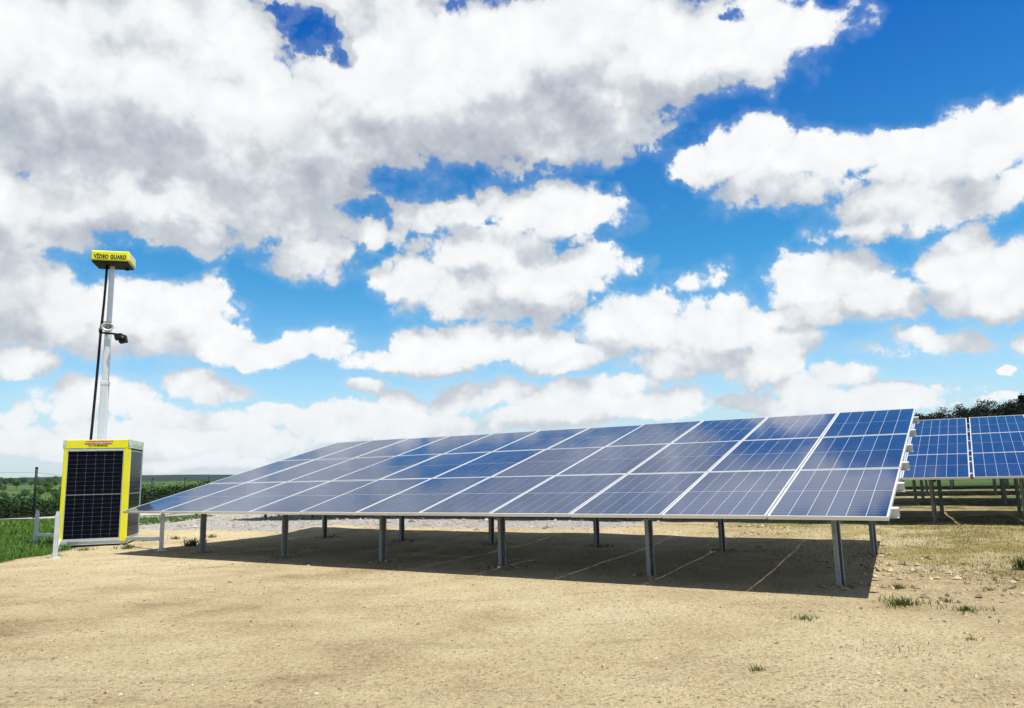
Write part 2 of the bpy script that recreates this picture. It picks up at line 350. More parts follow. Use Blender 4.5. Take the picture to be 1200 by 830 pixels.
# ------------------------------------------------------------------ mesh helpers
class MB:
    """collects boxes, beams, tubes and cards; build() links them as one mesh object"""
    def __init__(s): s.v = []; s.f = []; s.m = []; s.sm = []
    def quadmesh(s, vs_, fs_, mi=0, smooth=False):
        o = len(s.v); s.v += [tuple(v) for v in vs_]; s.f += [tuple(i + o for i in f) for f in fs_]; s.m += [mi] * len(fs_); s.sm += [smooth] * len(fs_)
    def box(s, x0, x1, y0, y1, z0, z1, mi=0, mat=None, bev=0.0):
        if bev > 0:
            bm = bmesh.new(); bmesh.ops.create_cube(bm, size=1)
            for v in bm.verts: v.co = Vector((x0 + (v.co.x + .5) * (x1 - x0), y0 + (v.co.y + .5) * (y1 - y0), z0 + (v.co.z + .5) * (z1 - z0)))
            bmesh.ops.bevel(bm, geom=bm.edges[:], offset=bev, segments=2, affect='EDGES', profile=.5)
            vs_ = [v.co.copy() for v in bm.verts]; fs_ = [[v.index for v in f.verts] for f in bm.faces]; bm.free()
        else:
            vs_ = [Vector((x, y, z)) for z in (z0, z1) for y in (y0, y1) for x in (x0, x1)]
            fs_ = [(0, 2, 3, 1), (4, 5, 7, 6), (0, 1, 5, 4), (2, 6, 7, 3), (0, 4, 6, 2), (1, 3, 7, 5)]
        if mat is not None: vs_ = [mat @ v for v in vs_]
        s.quadmesh(vs_, fs_, mi)
    def beam(s, p0, p1, w, h, mi=0, upv=(0, 0, 1), bev=0.0):
        p0, p1 = Vector(p0), Vector(p1); d = p1 - p0; L = d.length; d.normalize()
        u = Vector(upv)
        if abs(u.dot(d)) > .95: u = Vector((0, 1, 0))
        sd = d.cross(u).normalized(); u = sd.cross(d)
        m = Matrix((sd, d, u)).transposed().to_4x4(); m.translation = p0
        s.box(-w / 2, w / 2, 0, L, -h / 2, h / 2, mi, m, bev)
    def profile(s, pts, p0, p1, upv=(0, 0, 1), mi=0, xv=None):
        """closed 2D outline swept from p0 to p1, with end caps as one polygon each"""
        p0, p1 = Vector(p0), Vector(p1); d = (p1 - p0).normalized()
        if xv is None:
            sd = d.cross(Vector(upv)).normalized()
        else: sd = Vector(xv)
        u = sd.cross(d)
        n = len(pts); vs_ = [p + sd * a + u * b_ for p in (p0, p1) for a, b_ in pts]
        fs_ = [(i, (i + 1) % n, n + (i + 1) % n, n + i) for i in range(n)] + [tuple(range(n))[::-1], tuple(range(n, 2 * n))]
        s.quadmesh(vs_, fs_, mi)
    def tube(s, path, r, n=8, mi=0, cap=True):
        path = [Vector(p) for p in path]; rs = r if isinstance(r, (list, tuple)) else [r] * len(path)
        vs_ = []; fs_ = []; prev = None
        for i, p in enumerate(path):
            d = (path[min(i + 1, len(path) - 1)] - path[max(i - 1, 0)]).normalized()
            a = prev if prev is not None else (Vector((1, 0, 0)) if abs(d.x) < .9 else Vector((0, 1, 0)))
            a = (a - d * a.dot(d)).normalized(); prev = a; b_ = d.cross(a)
            for k in range(n):
                t = 2 * math.pi * k / n; vs_.append(p + (a * math.cos(t) + b_ * math.sin(t)) * rs[i])
        for i in range(len(path) - 1):
            for k in range(n): fs_.append((i * n + k, i * n + (k + 1) % n, (i + 1) * n + (k + 1) % n, (i + 1) * n + k))
        if cap: fs_ += [tuple(range(n))[::-1], tuple(range((len(path) - 1) * n, len(path) * n))]
        s.quadmesh(vs_, fs_, mi, True)
    def mesh(s, name, mats):
        me = bpy.data.meshes.new(name); me.from_pydata(s.v, [], s.f)
        for m in (mats if isinstance(mats, (list, tuple)) else [mats]): me.materials.append(m)
        me.polygons.foreach_set('material_index', s.m); me.polygons.foreach_set('use_smooth', s.sm); me.update()
        return me
    def build(s, name, mats, parent=None, loc=(0, 0, 0)): return link(name, s.mesh(name, mats), parent, loc)

import bmesh
def link(name, me, parent=None, loc=(0, 0, 0), rot=None):
    o = bpy.data.objects.new(name, me); COL.objects.link(o); o.location = loc
    if rot is not None: o.rotation_euler = rot
    if parent is not None: o.parent = parent
    return o
def tag(o, label=None, cat=None, group=None, kind=None):
    for k, v in (('label', label), ('category', cat), ('group', group), ('kind', kind)):
        if v: o[k] = v
    return o
def thing(name, loc, label, cat, group=None, rz=0):
    return tag(link(name, None, None, loc, (0, 0, rz)), label, cat, group)
def np_mesh(name, verts, faces, mats, mi=None, smooth=False):
    """verts (n,3), faces (m,k) arrays"""
    me = bpy.data.meshes.new(name); nv, nf, k = len(verts), len(faces), faces.shape[1]
    me.vertices.add(nv); me.vertices.foreach_set('co', np.ascontiguousarray(verts, np.float32).ravel())
    me.loops.add(nf * k); me.loops.foreach_set('vertex_index', np.ascontiguousarray(faces, np.int32).ravel())
    me.polygons.add(nf); me.polygons.foreach_set('loop_start', np.arange(0, nf * k, k, dtype=np.int32))
    try: me.polygons.foreach_set('loop_total', np.full(nf, k, np.int32))
    except Exception: pass
    for m in (mats if isinstance(mats, (list, tuple)) else [mats]): me.materials.append(m)
    if mi is not None: me.polygons.foreach_set('material_index', mi)
    me.polygons.foreach_set('use_smooth', np.full(nf, smooth)); me.update(calc_edges=True); me.validate()
    return me

# ------------------------------------------------------------------ layout of the rows
A_YAW = R(-31.6)
AX = Vector((math.cos(A_YAW), math.sin(A_YAW), 0)); BX = Vector((-math.sin(A_YAW), math.cos(A_YAW), 0))
TILT = R(14.2); PW, PL = 1.06, 1.715       # pitch of the panels across and up the slope
FL = Vector((-6.64, 12.89, 0)); HF = 0.71
CT, ST = math.cos(TILT), math.sin(TILT)

def smooth(a, b, x):
    t = np.clip((np.asarray(x, float) - a) / (b - a), 0, 1); return t * t * (3 - 2 * t)
_perm = rng.permutation(512)
def vnoise(x, y):
    x = np.asarray(x, float); y = np.asarray(y, float)
    xi = np.floor(x).astype(int); yi = np.floor(y).astype(int); fx = x - xi; fy = y - yi
    fx = fx * fx * (3 - 2 * fx); fy = fy * fy * (3 - 2 * fy)
    h = lambda i, j: _perm[(_perm[i & 511] + j) & 511] / 511.0
    return (h(xi, yi) * (1 - fx) + h(xi + 1, yi) * fx) * (1 - fy) + (h(xi, yi + 1) * (1 - fx) + h(xi + 1, yi + 1) * fx) * fy
def fbm(x, y, o=4):
    s = 0; a = .5
    for i in range(o): s = s + a * vnoise(x * 2 ** i + 17.3 * i, y * 2 ** i + 9.1 * i); a *= .5
    return s
def row_st(x, y):
    dx, dy = x - FL.x, y - FL.y
    return dx * AX.x + dy * AX.y, dx * BX.x + dy * BX.y
def gz(x, y):
    x = np.asarray(x, float); y = np.asarray(y, float); d = np.hypot(x, y)
    s, t = row_st(x, y)
    z = .11 * smooth(3.2, 6.0, t) * smooth(-6, 0, s)
    lf = smooth(-.30, -.46, x / np.maximum(y, 1)) * (y > 0)
    z = z - lf * (smooth(33.5, 44, d) * 2.6 + smooth(48, 260, d) * 11.5) + lf * (smooth(240, 950, d) * 17)
    z = z + smooth(1000, 2300, d) * 9 * lf + smooth(1500, 3000, d) * (fbm(x * .0016 + 3, y * .0016, 3) * 30 + 4)
    z = z + (fbm(x * .9, y * .9, 4) - .47) * .07 * smooth(60, 10, d) * smooth(1.0, 3, d) * smooth(.3, 2.0, np.abs(t) + .6)
    z = z + (fbm(x * .06 + 40, y * .06, 3) - .45) * .9 * smooth(30, 90, d)
    return z
def gz1(x, y): return float(gz(np.array([x]), np.array([y]))[0])

# ------------------------------------------------------------------ ground
def grass_edge(y):                         # x of the line where the turf on the left stops
    return np.interp(y, [5, 11.5, 13.3, 14.6, 16, 20, 24, 27, 30], [-7.6, -7.95, -8.0, -8.25, -8.7, -10.3, -12.6, -13.6, -14])
def zones(x, y):
    d = np.hypot(x, y); s, t = row_st(x, y)
    e = grass_edge(y)
    g = smooth(.45, -.45, x - e) * (y > -5)
    g = np.maximum(g, smooth(1.25, .75, np.hypot((x + 11.4) / 1.25, (y - 24.3) / 3.2)))
    g = np.maximum(g, smooth(36, 44, d))
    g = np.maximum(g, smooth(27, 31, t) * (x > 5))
    g = np.maximum(g, .50 * smooth(11.5, 13.5, t) * (x > 4))  # grass tone between rear rows, strengthened to paint in their shade
    gv = smooth(4.6, 6.2, t) * smooth(9.5, 3.5, s) + smooth(-.5, -1.2, s) * smooth(3.6, 5.0, t + .0 * s)
    gv = np.clip(gv, 0, 1) * (y > 5)
    dry = smooth(3.0, 6.5, x + .25 * (y - 8)) * smooth(2.5, 6.0, y) * .75 + smooth(10.5, 12.5, s) * smooth(-1, 2, t) * .3
    dry = np.maximum(dry, .45 * smooth(2.2, 1.0, np.hypot((x + 6.0) / 1.5, (y - 14.6) / .8)))
    wood = smooth(850, 1150, d) * (1 - .9 * smooth(.50, .55, fbm(x * .0022 + 7, y * .0022 + 2)) * smooth(1700, 1300, d))
    return np.stack([g, gv, np.clip(dry, 0, 1), wood], -1)
def build_ground():
    ang = np.radians(np.concatenate([np.arange(-46, 46, .22), np.arange(46, 314, 3.0)]))
    rad = np.concatenate([[.25], np.geomspace(.5, 7000, 430)])
    A_, R_ = np.meshgrid(ang, rad); x = (R_ * np.sin(A_)).ravel(); y = (R_ * np.cos(A_)).ravel()
    z = gz(x, y); na, nr = len(ang), len(rad)
    i = np.arange(nr - 1)[:, None] * na + np.arange(na)[None]; j = np.arange(nr - 1)[:, None] * na + (np.arange(na)[None] + 1) % na
    f = np.stack([i, i + na, j + na, j], -1).reshape(-1, 4)
    v = np.stack([x, y, z], -1); v = np.vstack([v, [[0, 0, gz1(0, .3)]]])
    me = np_mesh('ground', v, f, GROUND, smooth=True)
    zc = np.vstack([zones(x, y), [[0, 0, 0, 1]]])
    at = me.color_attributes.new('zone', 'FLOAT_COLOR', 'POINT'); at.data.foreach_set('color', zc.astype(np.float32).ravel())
    tag(link('ground', me), kind='structure')
build_ground()
def strip(name, pts, mat, lift=.02, step=.6):
    pts = [np.array(p, float) for p in pts]; out = []
    for (p, q) in zip(pts[:-1], pts[1:]):
        n = max(2, int(np.linalg.norm((q - p)[:2]) / step))
        for k in range(n): out.append(p + (q - p) * k / n)
    out.append(pts[-1]); v = []; m = 7
    for k, p in enumerate(out):
        d = (out[min(k + 1, len(out) - 1)] - out[max(k - 1, 0)])[:2]; d /= np.linalg.norm(d); nrm = np.array([-d[1], d[0]])
        for j in range(m):
            u = (j / (m - 1) - .5) * (p[2] + .35 * math.sin(k * .7 + j)); q = p[:2] + nrm * u
            v.append((q[0], q[1], gz1(*q) + lift))
    f = [(k * m + j, k * m + j + 1, (k + 1) * m + j + 1, (k + 1) * m + j) for k in range(len(out) - 1) for j in range(m - 1)]
    tag(link(name, np_mesh(name, np.array(v), np.array(f), mat, smooth=True)), kind='structure')
strip('track', [(-60, 41, 3.4), (-34, 33.0, 4.6), (-22, 30.2, 4.4), (-15.6, 29.0, 3.6), (-12.8, 28.6, 2.0)], TRACK)

# ------------------------------------------------------------------ solar tables
S2 = Vector((7.76, 13.0, 0))              # foot of the front edge where two tables of the second row meet
FW_, FT = .032, .035                        # frame thickness, face
def panel_mesh():
    b = MB(); w, l, t, fw = 1.044, 1.703, .035, .010
    b.box(0, fw, 0, l, -t, 0); b.box(w - fw, w, 0, l, -t, 0); b.box(fw, w - fw, 0, fw, -t, 0); b.box(fw, w - fw, l - fw, l, -t, 0)
    b.box(fw, w - fw, fw, l - fw, -.0075, -.004, 1); b.box(fw, w - fw, fw, l - fw, -.013, -.008, 2)
    return b.mesh('panel', [ALU, BACK, REAR])
PANEL = panel_mesh()
SW, SL = .1640, .818                        # one string of ten half cells
X_OFF = [.0185 + i * .1686 for i in range(6)]; Y_OFF = [.028, .857]
def string_into(b, x, y): b.box(x, x + SW, y, y + SL, -.0045, -.0028)
_b = MB(); string_into(_b, 0, 0); STRING = _b.mesh('cell_string', CELL)
_b = MB()
for x in X_OFF:
    for y in Y_OFF: string_into(_b, x, y)
CELLS = _b.mesh('cells', CELL)

def csec(w, fl, t=.005, lip=.016):          # C section: web along y, flanges toward +x
    return [(0, -w / 2), (fl, -w / 2), (fl, -w / 2 + lip), (fl - t, -w / 2 + lip), (fl - t, -w / 2 + t), (t, -w / 2 + t), (t, w / 2 - t), (fl - t, w / 2 - t), (fl - t, w / 2 - lip), (fl, w / 2 - lip), (fl, w / 2), (0, w / 2)]

def slope(k, r, dz=0.0, hf=HF):             # a point of the table's plane in its own axes; dz along the plane's normal
    return Vector((k * PW, r * PL * CT - dz * ST, hf + r * PL * ST + dz * CT))

POST_FEET = []
def table(loc, ncol, label, posts, hf=HF, strings=(), group='solar tables of the park', purlin_over=.045, jolt=0):
    root = thing('solar_table', loc, label, 'solar table', group, A_YAW)
    rnd = random.Random(int(loc[0] * 100) + ncol)
    for c in range(ncol):
        for r in range(3):
            p = link('panel', PANEL, root, slope(c + .0075, r + .0035, rnd.uniform(-.003, .003), hf), (TILT + rnd.uniform(-.003, .003), rnd.uniform(-.0035, .0035), 0))
            if c in strings:
                for x in X_OFF:
                    for y in Y_OFF: link('cell_string', STRING, p, (x, y, 0))
            else: link('cells', CELLS, p)
    for r in (.22, .72, 1.22, 1.72, 2.22, 2.72):     # purlins: hat sections running along the row
        b = MB(); c0 = slope(-.06, r, -.0365, hf); c1 = slope(ncol + purlin_over, r, -.0365, hf)
        up = Vector((0, -ST, CT)); pr = [(-.05, -.078), (-.05, -.083), (-.022, -.083), (-.022, -.004), (.022, -.004), (.022, -.083), (.05, -.083), (.05, -.078), (.027, -.078), (.027, 0), (-.027, 0), (-.027, -.078)]
        b.profile(pr, c0, c1, up); b.build('purlin', ZINC, root)
    for k in posts:
        b = MB(); b.profile(csec(.10, .05), slope(k, .30, -.17, hf), slope(k, 2.92, -.17, hf), Vector((0, -ST, CT)), xv=(1, 0, 0)); b.build('rafter', GALV, root)
        for r in (.43, 2.1):
            b = MB(); q = slope(k, r, -.165, hf); wx = loc[0] + AX.x * q.x + BX.x * q.y; wy = loc[1] + AX.y * q.x + BX.y * q.y
            zb = gz1(wx, wy) - loc[2] - .25
            POST_FEET.append((wx, wy))
            x0 = q.x - .06
            # post stands beside the rafter, web along the slope, open to the right
            b.profile(csec(.088, .046), (x0, q.y, zb), (x0, q.y, q.z + .05), xv=(math.cos(R(20)), -math.sin(R(20)), 0)); po = b.build('post', GALV, root)
            bb = MB()
            for dz in (-.02, .03): bb.tube([(x0 + .07, q.y - .02, q.z + dz), (x0 + .10, q.y - .02, q.z + dz)], .011, 6)
            bb.build('bolt', ALU, po)
    return root
P1 = [1.12 + 1.876 * i for i in range(6)]
table(FL, 11, 'nearest long solar table, eleven panels wide and three high, on galvanised posts over bare dirt', P1, strings=range(3, 11))
def on_ground(v): return (v.x, v.y, 0.0)
H2 = .92
n2 = 18
t2 = S2 - AX * (n2 * PW)
table((t2.x, t2.y, 0), n2, 'long solar table right behind the nearest one and mostly hidden by it', [.55 + 1.876 * i for i in range(10)], H2, strings=range(15, 18))
t2b = S2 + AX * .035
table((t2b.x, t2b.y, 0), 5, 'solar table cut off by the right edge of the photo, behind the nearest', [.7 + 1.876 * i for i in range(3)], H2, strings=range(0, 3))
t3 = S2 + BX * 6.9 - AX * 4.2
table((t3.x, t3.y, 0), 12, 'solar table third from the front, its posts glimpsed beneath the right-edge table', [.8 + 1.876 * i for i in range(6)], H2)
t4 = S2 + BX * 13.8 - AX * 4.0
table((t4.x, t4.y, 0), 13, 'solar table fourth from the front, its posts glimpsed beneath the right-edge table', [.5 + 1.876 * i for i in range(7)], H2)
t5 = S2 + BX * 20.6 - AX * 3.6
table((t5.x, t5.y, 0), 14, 'rearmost solar table, its posts glimpsed against green grass beneath the right-edge table', [.6 + 1.876 * i for i in range(7)], H2)

# ------------------------------------------------------------------ surveillance tower
def text_mesh(body, size, mat, name='lettering', bold=.0, extrude=.0015, sx=1.0, gap=1.0):
    cu = bpy.data.curves.new('text', 'FONT'); cu.body = body; cu.size = size; cu.extrude = extrude; cu.offset = bold; cu.space_character = gap; cu.align_x = 'CENTER'; cu.align_y = 'CENTER'
    o = bpy.data.objects.new('text', cu); COL.objects.link(o)
    me = bpy.data.meshes.new_from_object(o.evaluated_get(bpy.context.evaluated_depsgraph_get()))
    bpy.data.objects.remove(o); bpy.data.curves.remove(cu)
    me.name = name; me.materials.clear(); me.materials.append(mat)
    for v in me.vertices: v.co.x *= sx
    return me

def tower():
    yaw = R(15); loc = (-8.65, 14.5, 0)
    T_ = thing('surveillance_tower', loc, 'yellow surveillance tower with black solar cabinet, tall mast and yellow camera head', 'surveillance tower', rz=yaw)
    W, Dp, ZB, ZT = 1.17, 1.12, .14, 2.02
    # skid
    b = MB()
    for y in (.04, Dp - .04): b.beam((-.03, y, .085), (W + .03, y, .085), .08, .10, bev=.004)
    for x in (.03, W - .03): b.beam((x, .08, .085), (x, Dp - .08, .085), .06, .08)
    b.box(.10, W - .10, -.012, .004, .10, .135); b.box(.0, .16, -.03, -.014, .06, .13)
    b.build('base_frame', ZINC, T_)
    for x in (.06, W - .08):
        f = MB(); f.tube([(x, .03, -.06), (x, .03, .04)], .022, 8); f.box(x - .06, x + .06, -.03, .09, -.06, -.045); f.build('levelling_foot', ZINC, T_)
    # inner body
    b = MB(); b.box(.03, W - .03, .035, Dp - .03, .135, ZT - .02); b.build('cabinet', BLACK, T_)
    # front uprights and header
    b = MB(); b.box(0, .065, -.012, .05, ZB - .06, ZT - .17, bev=.006); b.build('upright', YELLOW, T_)
    b = MB(); b.box(W - .115, W, -.012, .05, ZB - .06, ZT - .17, bev=.006); b.build('upright', YELLOW, T_)
    b = MB(); b.box(.03, W - .045, -.014, .06, ZT - .165, ZT, bev=.006); hd = b.build('header_panel', YELLOW, T_)
    b = MB(); b.box(.355, .83, -.0175, -.0145, ZT - .082, ZT - .022)
    for i, v in enumerate(b.v): b.v[i] = (v[0] + (.028 if v[2] > ZT - .05 else 0), v[1], v[2])
    b.build('sticker', RED, hd)
    me = text_mesh('www.videoguard.de', .062, WHITE, bold=.0006, sx=.92); link('lettering', me, hd, (.606, -.0185, ZT - .052), (R(90), 0, 0))
    me = text_mesh('Tel.: +49 000 000 000', .040, INK, bold=.0006, sx=.95); link('lettering', me, hd, (.59, -.0165, ZT - .112), (R(90), 0, 0))
    # corner castings, rain channel
    for x0, x1 in ((-.015, .026), (W - .04, W + .012)):
        b = MB(); b.box(x0, x1, -.018, .07, ZT - .17, ZT + .004, bev=.004); b.box(x0 + .008, x1 - .008, -.024, -.016, ZT - .12, ZT - .05, bev=.002); b.build('corner_bracket', ZINC, T_)
    b = MB(); b.box(.068, W - .118, -.008, .03, ZT - .205, ZT - .172)
    for x in (.10, .36, .60, .84): b.box(x - .016, x + .016, -.014, -.006, ZT - .20, ZT - .178)
    b.build('panel_clamp_rail', ALU, T_)
    def solar(x0, x1, z0, z1, place):      # a black module of 6 x 20 half cells; place maps (u, height, out) to the cabinet
        b = MB(); fr = .010
        def bx(u0, u1, v0, v1, o0, o1, mi=0):
            vs_ = [place(u, v, o) for o in (o0, o1) for v in (v0, v1) for u in (u0, u1)]
            b.quadmesh(vs_, [(0, 2, 3, 1), (4, 5, 7, 6), (0, 1, 5, 4), (2, 6, 7, 3), (0, 4, 6, 2), (1, 3, 7, 5)], mi)
        bx(x0, x0 + fr, z0, z1, 0, .028); bx(x1 - fr, x1, z0, z1, 0, .028); bx(x0 + fr, x1 - fr, z0, z0 + fr, 0, .028); bx(x0 + fr, x1 - fr, z1 - fr, z1, 0, .028)
        bx(x0 + fr, x1 - fr, z0 + fr, z1 - fr, 0, .021, 1)
        pn = b.build('solar_panel', [ALU, GRID], T_)
        iw = x1 - x0 - 2 * fr; ih = z1 - z0 - 2 * fr; cw = iw / 6; half = (ih - .014) / 2; ch = half / 10; g = .0013
        for i in range(6):
            for h in (0, 1):
                c = MB()
                for j in range(10):
                    u0 = x0 + fr + i * cw + g; u1 = u0 + cw - 2 * g; v0 = z0 + fr + h * (half + .014) + j * ch + g; v1 = v0 + ch - 2 * g; k = .006
                    ov = [(u0 + k, v0), (u1 - k, v0), (u1, v0 + k), (u1, v1 - k), (u1 - k, v1), (u0 + k, v1), (u0, v1 - k), (u0, v0 + k)]
                    vs_ = [place(u, v, .0212) for u, v in ov] + [place(u, v, .0222) for u, v in ov]
                    c.quadmesh(vs_, [tuple(range(8, 16))] + [(q, (q + 1) % 8, 8 + (q + 1) % 8, 8 + q) for q in range(8)])
                c.build('cell_string', MONO, pn)
    solar(.069, W - .119, ZB, ZT - .208, lambda u, v, o: Vector((u, .030 - o, v)))
    solar(.06, Dp - .05, ZB, ZT - .208, lambda u, v, o: Vector((W - .028 + o, u, v)))
    solar(.03, Dp - .05, ZB, ZT - .208, lambda u, v, o: Vector((.028 - o, Dp - u, v)))
    b = MB(); b.box(W - .032, W + .004, .074, Dp - .04, ZT - .165, ZT - .006, bev=.004); sp = b.build('side_header', PALE, T_)
    me = text_mesh('ViDEO GUARD', .12, GREENINK, bold=.002); link('lettering', me, sp, (W + .0055, .60, ZT - .09), (R(90), 0, R(90)))
    b = MB(); b.box(.03, W - .03, .062, Dp - .04, ZT - .017, ZT - .003); b.build('roof_plate', GALV, T_)
    b = MB(); b.box(W - .03, W + .006, Dp - .038, Dp, ZB - .04, ZT, bev=.004); b.build('rear_upright', GALV, T_)
    # telescopic mast
    mx, my = MASTX, .60
    segs = [(ZT - .01, 3.22, .138), (3.22, 4.33, .114), (4.33, 5.74, .086)]
    for z0, z1, w in segs:
        b = MB(); b.box(mx - w / 2, mx + w / 2, my - w / 2, my + w / 2, z0, z1, bev=.012)
        if w < .13: b.box(mx - w / 2 - .018, mx + w / 2 + .018, my - w / 2 - .018, my + w / 2 + .018, z0 - .06, z0 + .012, bev=.004)
        b.box(mx + w / 2 - .012, mx + w / 2 + .004, my - .03, my + .03, z0 + .02, z1 - .02)
        b.build('mast_section', MASTM, T_)
    # camera head
    hz, hw, hd_ = 5.69, .72, .60; hx, hy = mx - .05, my - .05
    b = MB(); x0, x1, y0, y1 = hx - hw / 2 + .08, hx + hw / 2 + .08, hy - hd_ / 2, hy + hd_ / 2
    b.box(x0, x1, y0, y1, hz, hz + .215, bev=.03); h = b.build('camera_head', YELLOW, T_)
    b = MB(); b.box(x0 + .025, x1 - .025, y0 + .02, y1 - .02, hz - .03, hz + .004); b.build('underside', BLACK, h)
    b = MB(); b.box(x1 - .002, x1 + .006, y0 + .035, y1 - .035, hz + .03, hz + .185, bev=.002); b.build('sunlit_side', SUNSIDE, h)  # carries the painted-in sunlight on the head's right side
    b = MB(); b.tube([(x1 - .14, y1 - .10, hz - .055), (x1 - .14, y1 - .10, hz - .025)], .045, 12); b.tube([(x0 + .2, y1 - .14, hz - .05), (x0 + .2, y1 - .14, hz - .025)], .04, 12); b.build('dome_camera', BLACK, h)
    me = text_mesh('V\u0130DEO GUARD', .112, INK, bold=.0052, sx=.72, gap=1.12); link('lettering', me, h, ((x0 + x1) / 2 + .004, y0 - .0015, hz + .082), (R(90), 0, 0))
    # horn loudspeaker and floodlight on a bracket
    sx_, sy_, sz_ = mx + .04, my - .17, 4.33
    b = MB(); prof = [(.03, .16), (.035, .10), (.055, .05), (.085, .015), (.125, .0), (.128, .006), (.09, .024), (.05, .07), (.028, .11), (.0, .115)]
    n = 20; vs_ = []; fs_ = []
    for r_, y_ in prof:
        for k in range(n):
            t = 2 * math.pi * k / n; vs_.append((sx_ + 1.0 * r_ * math.cos(t), sy_ - .09 + y_, sz_ + .66 * r_ * math.sin(t)))
    for i in range(len(prof) - 1):
        for k in range(n): fs_.append((i * n + k, i * n + (k + 1) % n, (i + 1) * n + (k + 1) % n, (i + 1) * n + k))
    b.quadmesh(vs_, fs_, 0, True); hn = b.build('loudspeaker', GREYP, T_)
    b = MB(); b.tube([(sx_, sy_ - .05, sz_), (sx_, sy_ + .02, sz_)], [.024, .03], 10); b.build('driver_cone', PALE, hn)
    b = MB(); b.tube([(sx_ - .16, sy_ + .02, sz_ + .10), (sx_ - .10, sy_ + .05, sz_ + .125), (sx_ + .03, sy_ + .06, sz_ + .11)], .012, 6); b.beam((sx_ - .13, sy_ + .07, sz_ - .10), (sx_ + .26, sy_ + .07, sz_ - .13), .03, .035); b.beam((sx_ + .10, sy_ + .07, sz_ - .17), (sx_ + .22, sy_ + .07, sz_ - .18), .025, .02); b.build('bracket', BLACK, T_)
    b = MB(); m = Matrix.Translation((sx_ + .20, sy_ + .04, sz_ - .24)) @ Matrix.Rotation(R(-14), 4, 'Y')
    b.box(-.07, .07, -.06, .08, .0, .12, 0, m, bev=.012); b.box(.0, .15, -.10, .06, -.09, .06, 0, m, bev=.014); b.tube([m @ Vector((.075, -.10, -.015)), m @ Vector((.075, -.135, -.015))], [.05, .055], 12)
    b.build('spotlight', BLACK, T_)
    # the black cable hanging beside the mast
    cz = [(5.70, -.08), (5.2, -.085), (4.8, -.095), (4.4, -.11), (4.28, -.125), (4.2, -.12), (3.7, -.13), (3.1, -.145), (2.6, -.16), (2.25, -.17), (2.0, -.178)]
    b = MB(); b.tube([(mx + c, my - .09, z) for z, c in cz], [.024] * 3 + [.026] * 8, 8)
    b.tube([(mx - .123, my - .09, 4.24), (mx - .123, my - .09, 4.32)], .036, 8); b.build('cable', BLACK, T_)
    # stabiliser arms with square jacks
    inv = Matrix.Rotation(-yaw, 4, 'Z') @ Matrix.Translation(-Vector(loc))
    for (wx, wy, zt, za, att) in ((-7.47, 12.48, .69, .14, (.03, .0, .12)), (-10.02, 16.02, .61, .17, (.0, .9, .16)), (-6.19, 13.42, .63, .20, (W, .06, .12))):
        q = inv @ Vector((wx, wy, 0)); zg = gz1(wx, wy)
        b = MB(); b.beam((q.x, q.y, zg - .02), (q.x, q.y, zt), .062, .062, bev=.004); b.box(q.x - .025, q.x + .025, q.y - .025, q.y + .025, zt - .01, zt + .05, bev=.004)
        j = b.build('stabiliser_jack', ZINC, T_)
        b = MB(); b.box(q.x - .07, q.x + .07, q.y - .07, q.y + .07, zg - .015, zg + .008); b.build('foot_plate', ZINC, j)
        b = MB(); b.beam(att, (q.x, q.y, za), .055, .06); b.build('stabiliser_arm', ZINC, T_)
    return T_
MASTX = .50
MASTM = material('mast_aluminium', (.62, .65, .67), .42, .35, fn=f_alu)
tower()

# ------------------------------------------------------------------ fence along the field's left side
def fence():
    root = thing('wire_fence', (-17.4, 27.8, 0), 'thin wire fence on dark steel posts beyond the grass at left', 'fence')
    pts = [(-14.9, 14.5)] + [(-17.4 - .19 * 7.4 * i, 27.6 + 7.4 * i) for i in range(6)]
    pts.insert(1, (-16.1, 21.0)); pts = pts[1:]
    tops = []
    for i, (x, y) in enumerate(pts):
        z = gz1(x, y); ht = 1.80 - z * .85 if y > 20 else 1.8
        b = MB(); lean = random.uniform(-.02, .03)
        x_, y_ = x + 17.4, y - 27.8
        b.tube([(x_, y_, z - .3), (x_ + lean, y_, z + ht)], .045, 8); b.tube([(x_ + lean, y_, z + ht), (x_ + lean, y_, z + ht + .05)], .05, 8)
        if i == 1: b.box(x_ - .06, x_ + .09, y_ - .03, y_ + .03, z + 1.02, z + 1.06)
        b.build('post', FENCE, root); tops.append((x_, y_, z, ht))
    for h in (.15, .45, .75, 1.05, 1.4, 1.66):
        b = MB()
        for p, q in zip(tops[:-1], tops[1:]):
            b.tube([(p[0] * (1 - u) + q[0] * u, p[1] * (1 - u) + q[1] * u, (p[2] + h * p[3] / 1.8) * (1 - u) + (q[2] + h * q[3] / 1.8) * u - .10 * u * (1 - u)) for u in (0, .25, .5, .75, 1)], .004, 4, cap=False)
        b.build('wire', FENCE, root)
fence()

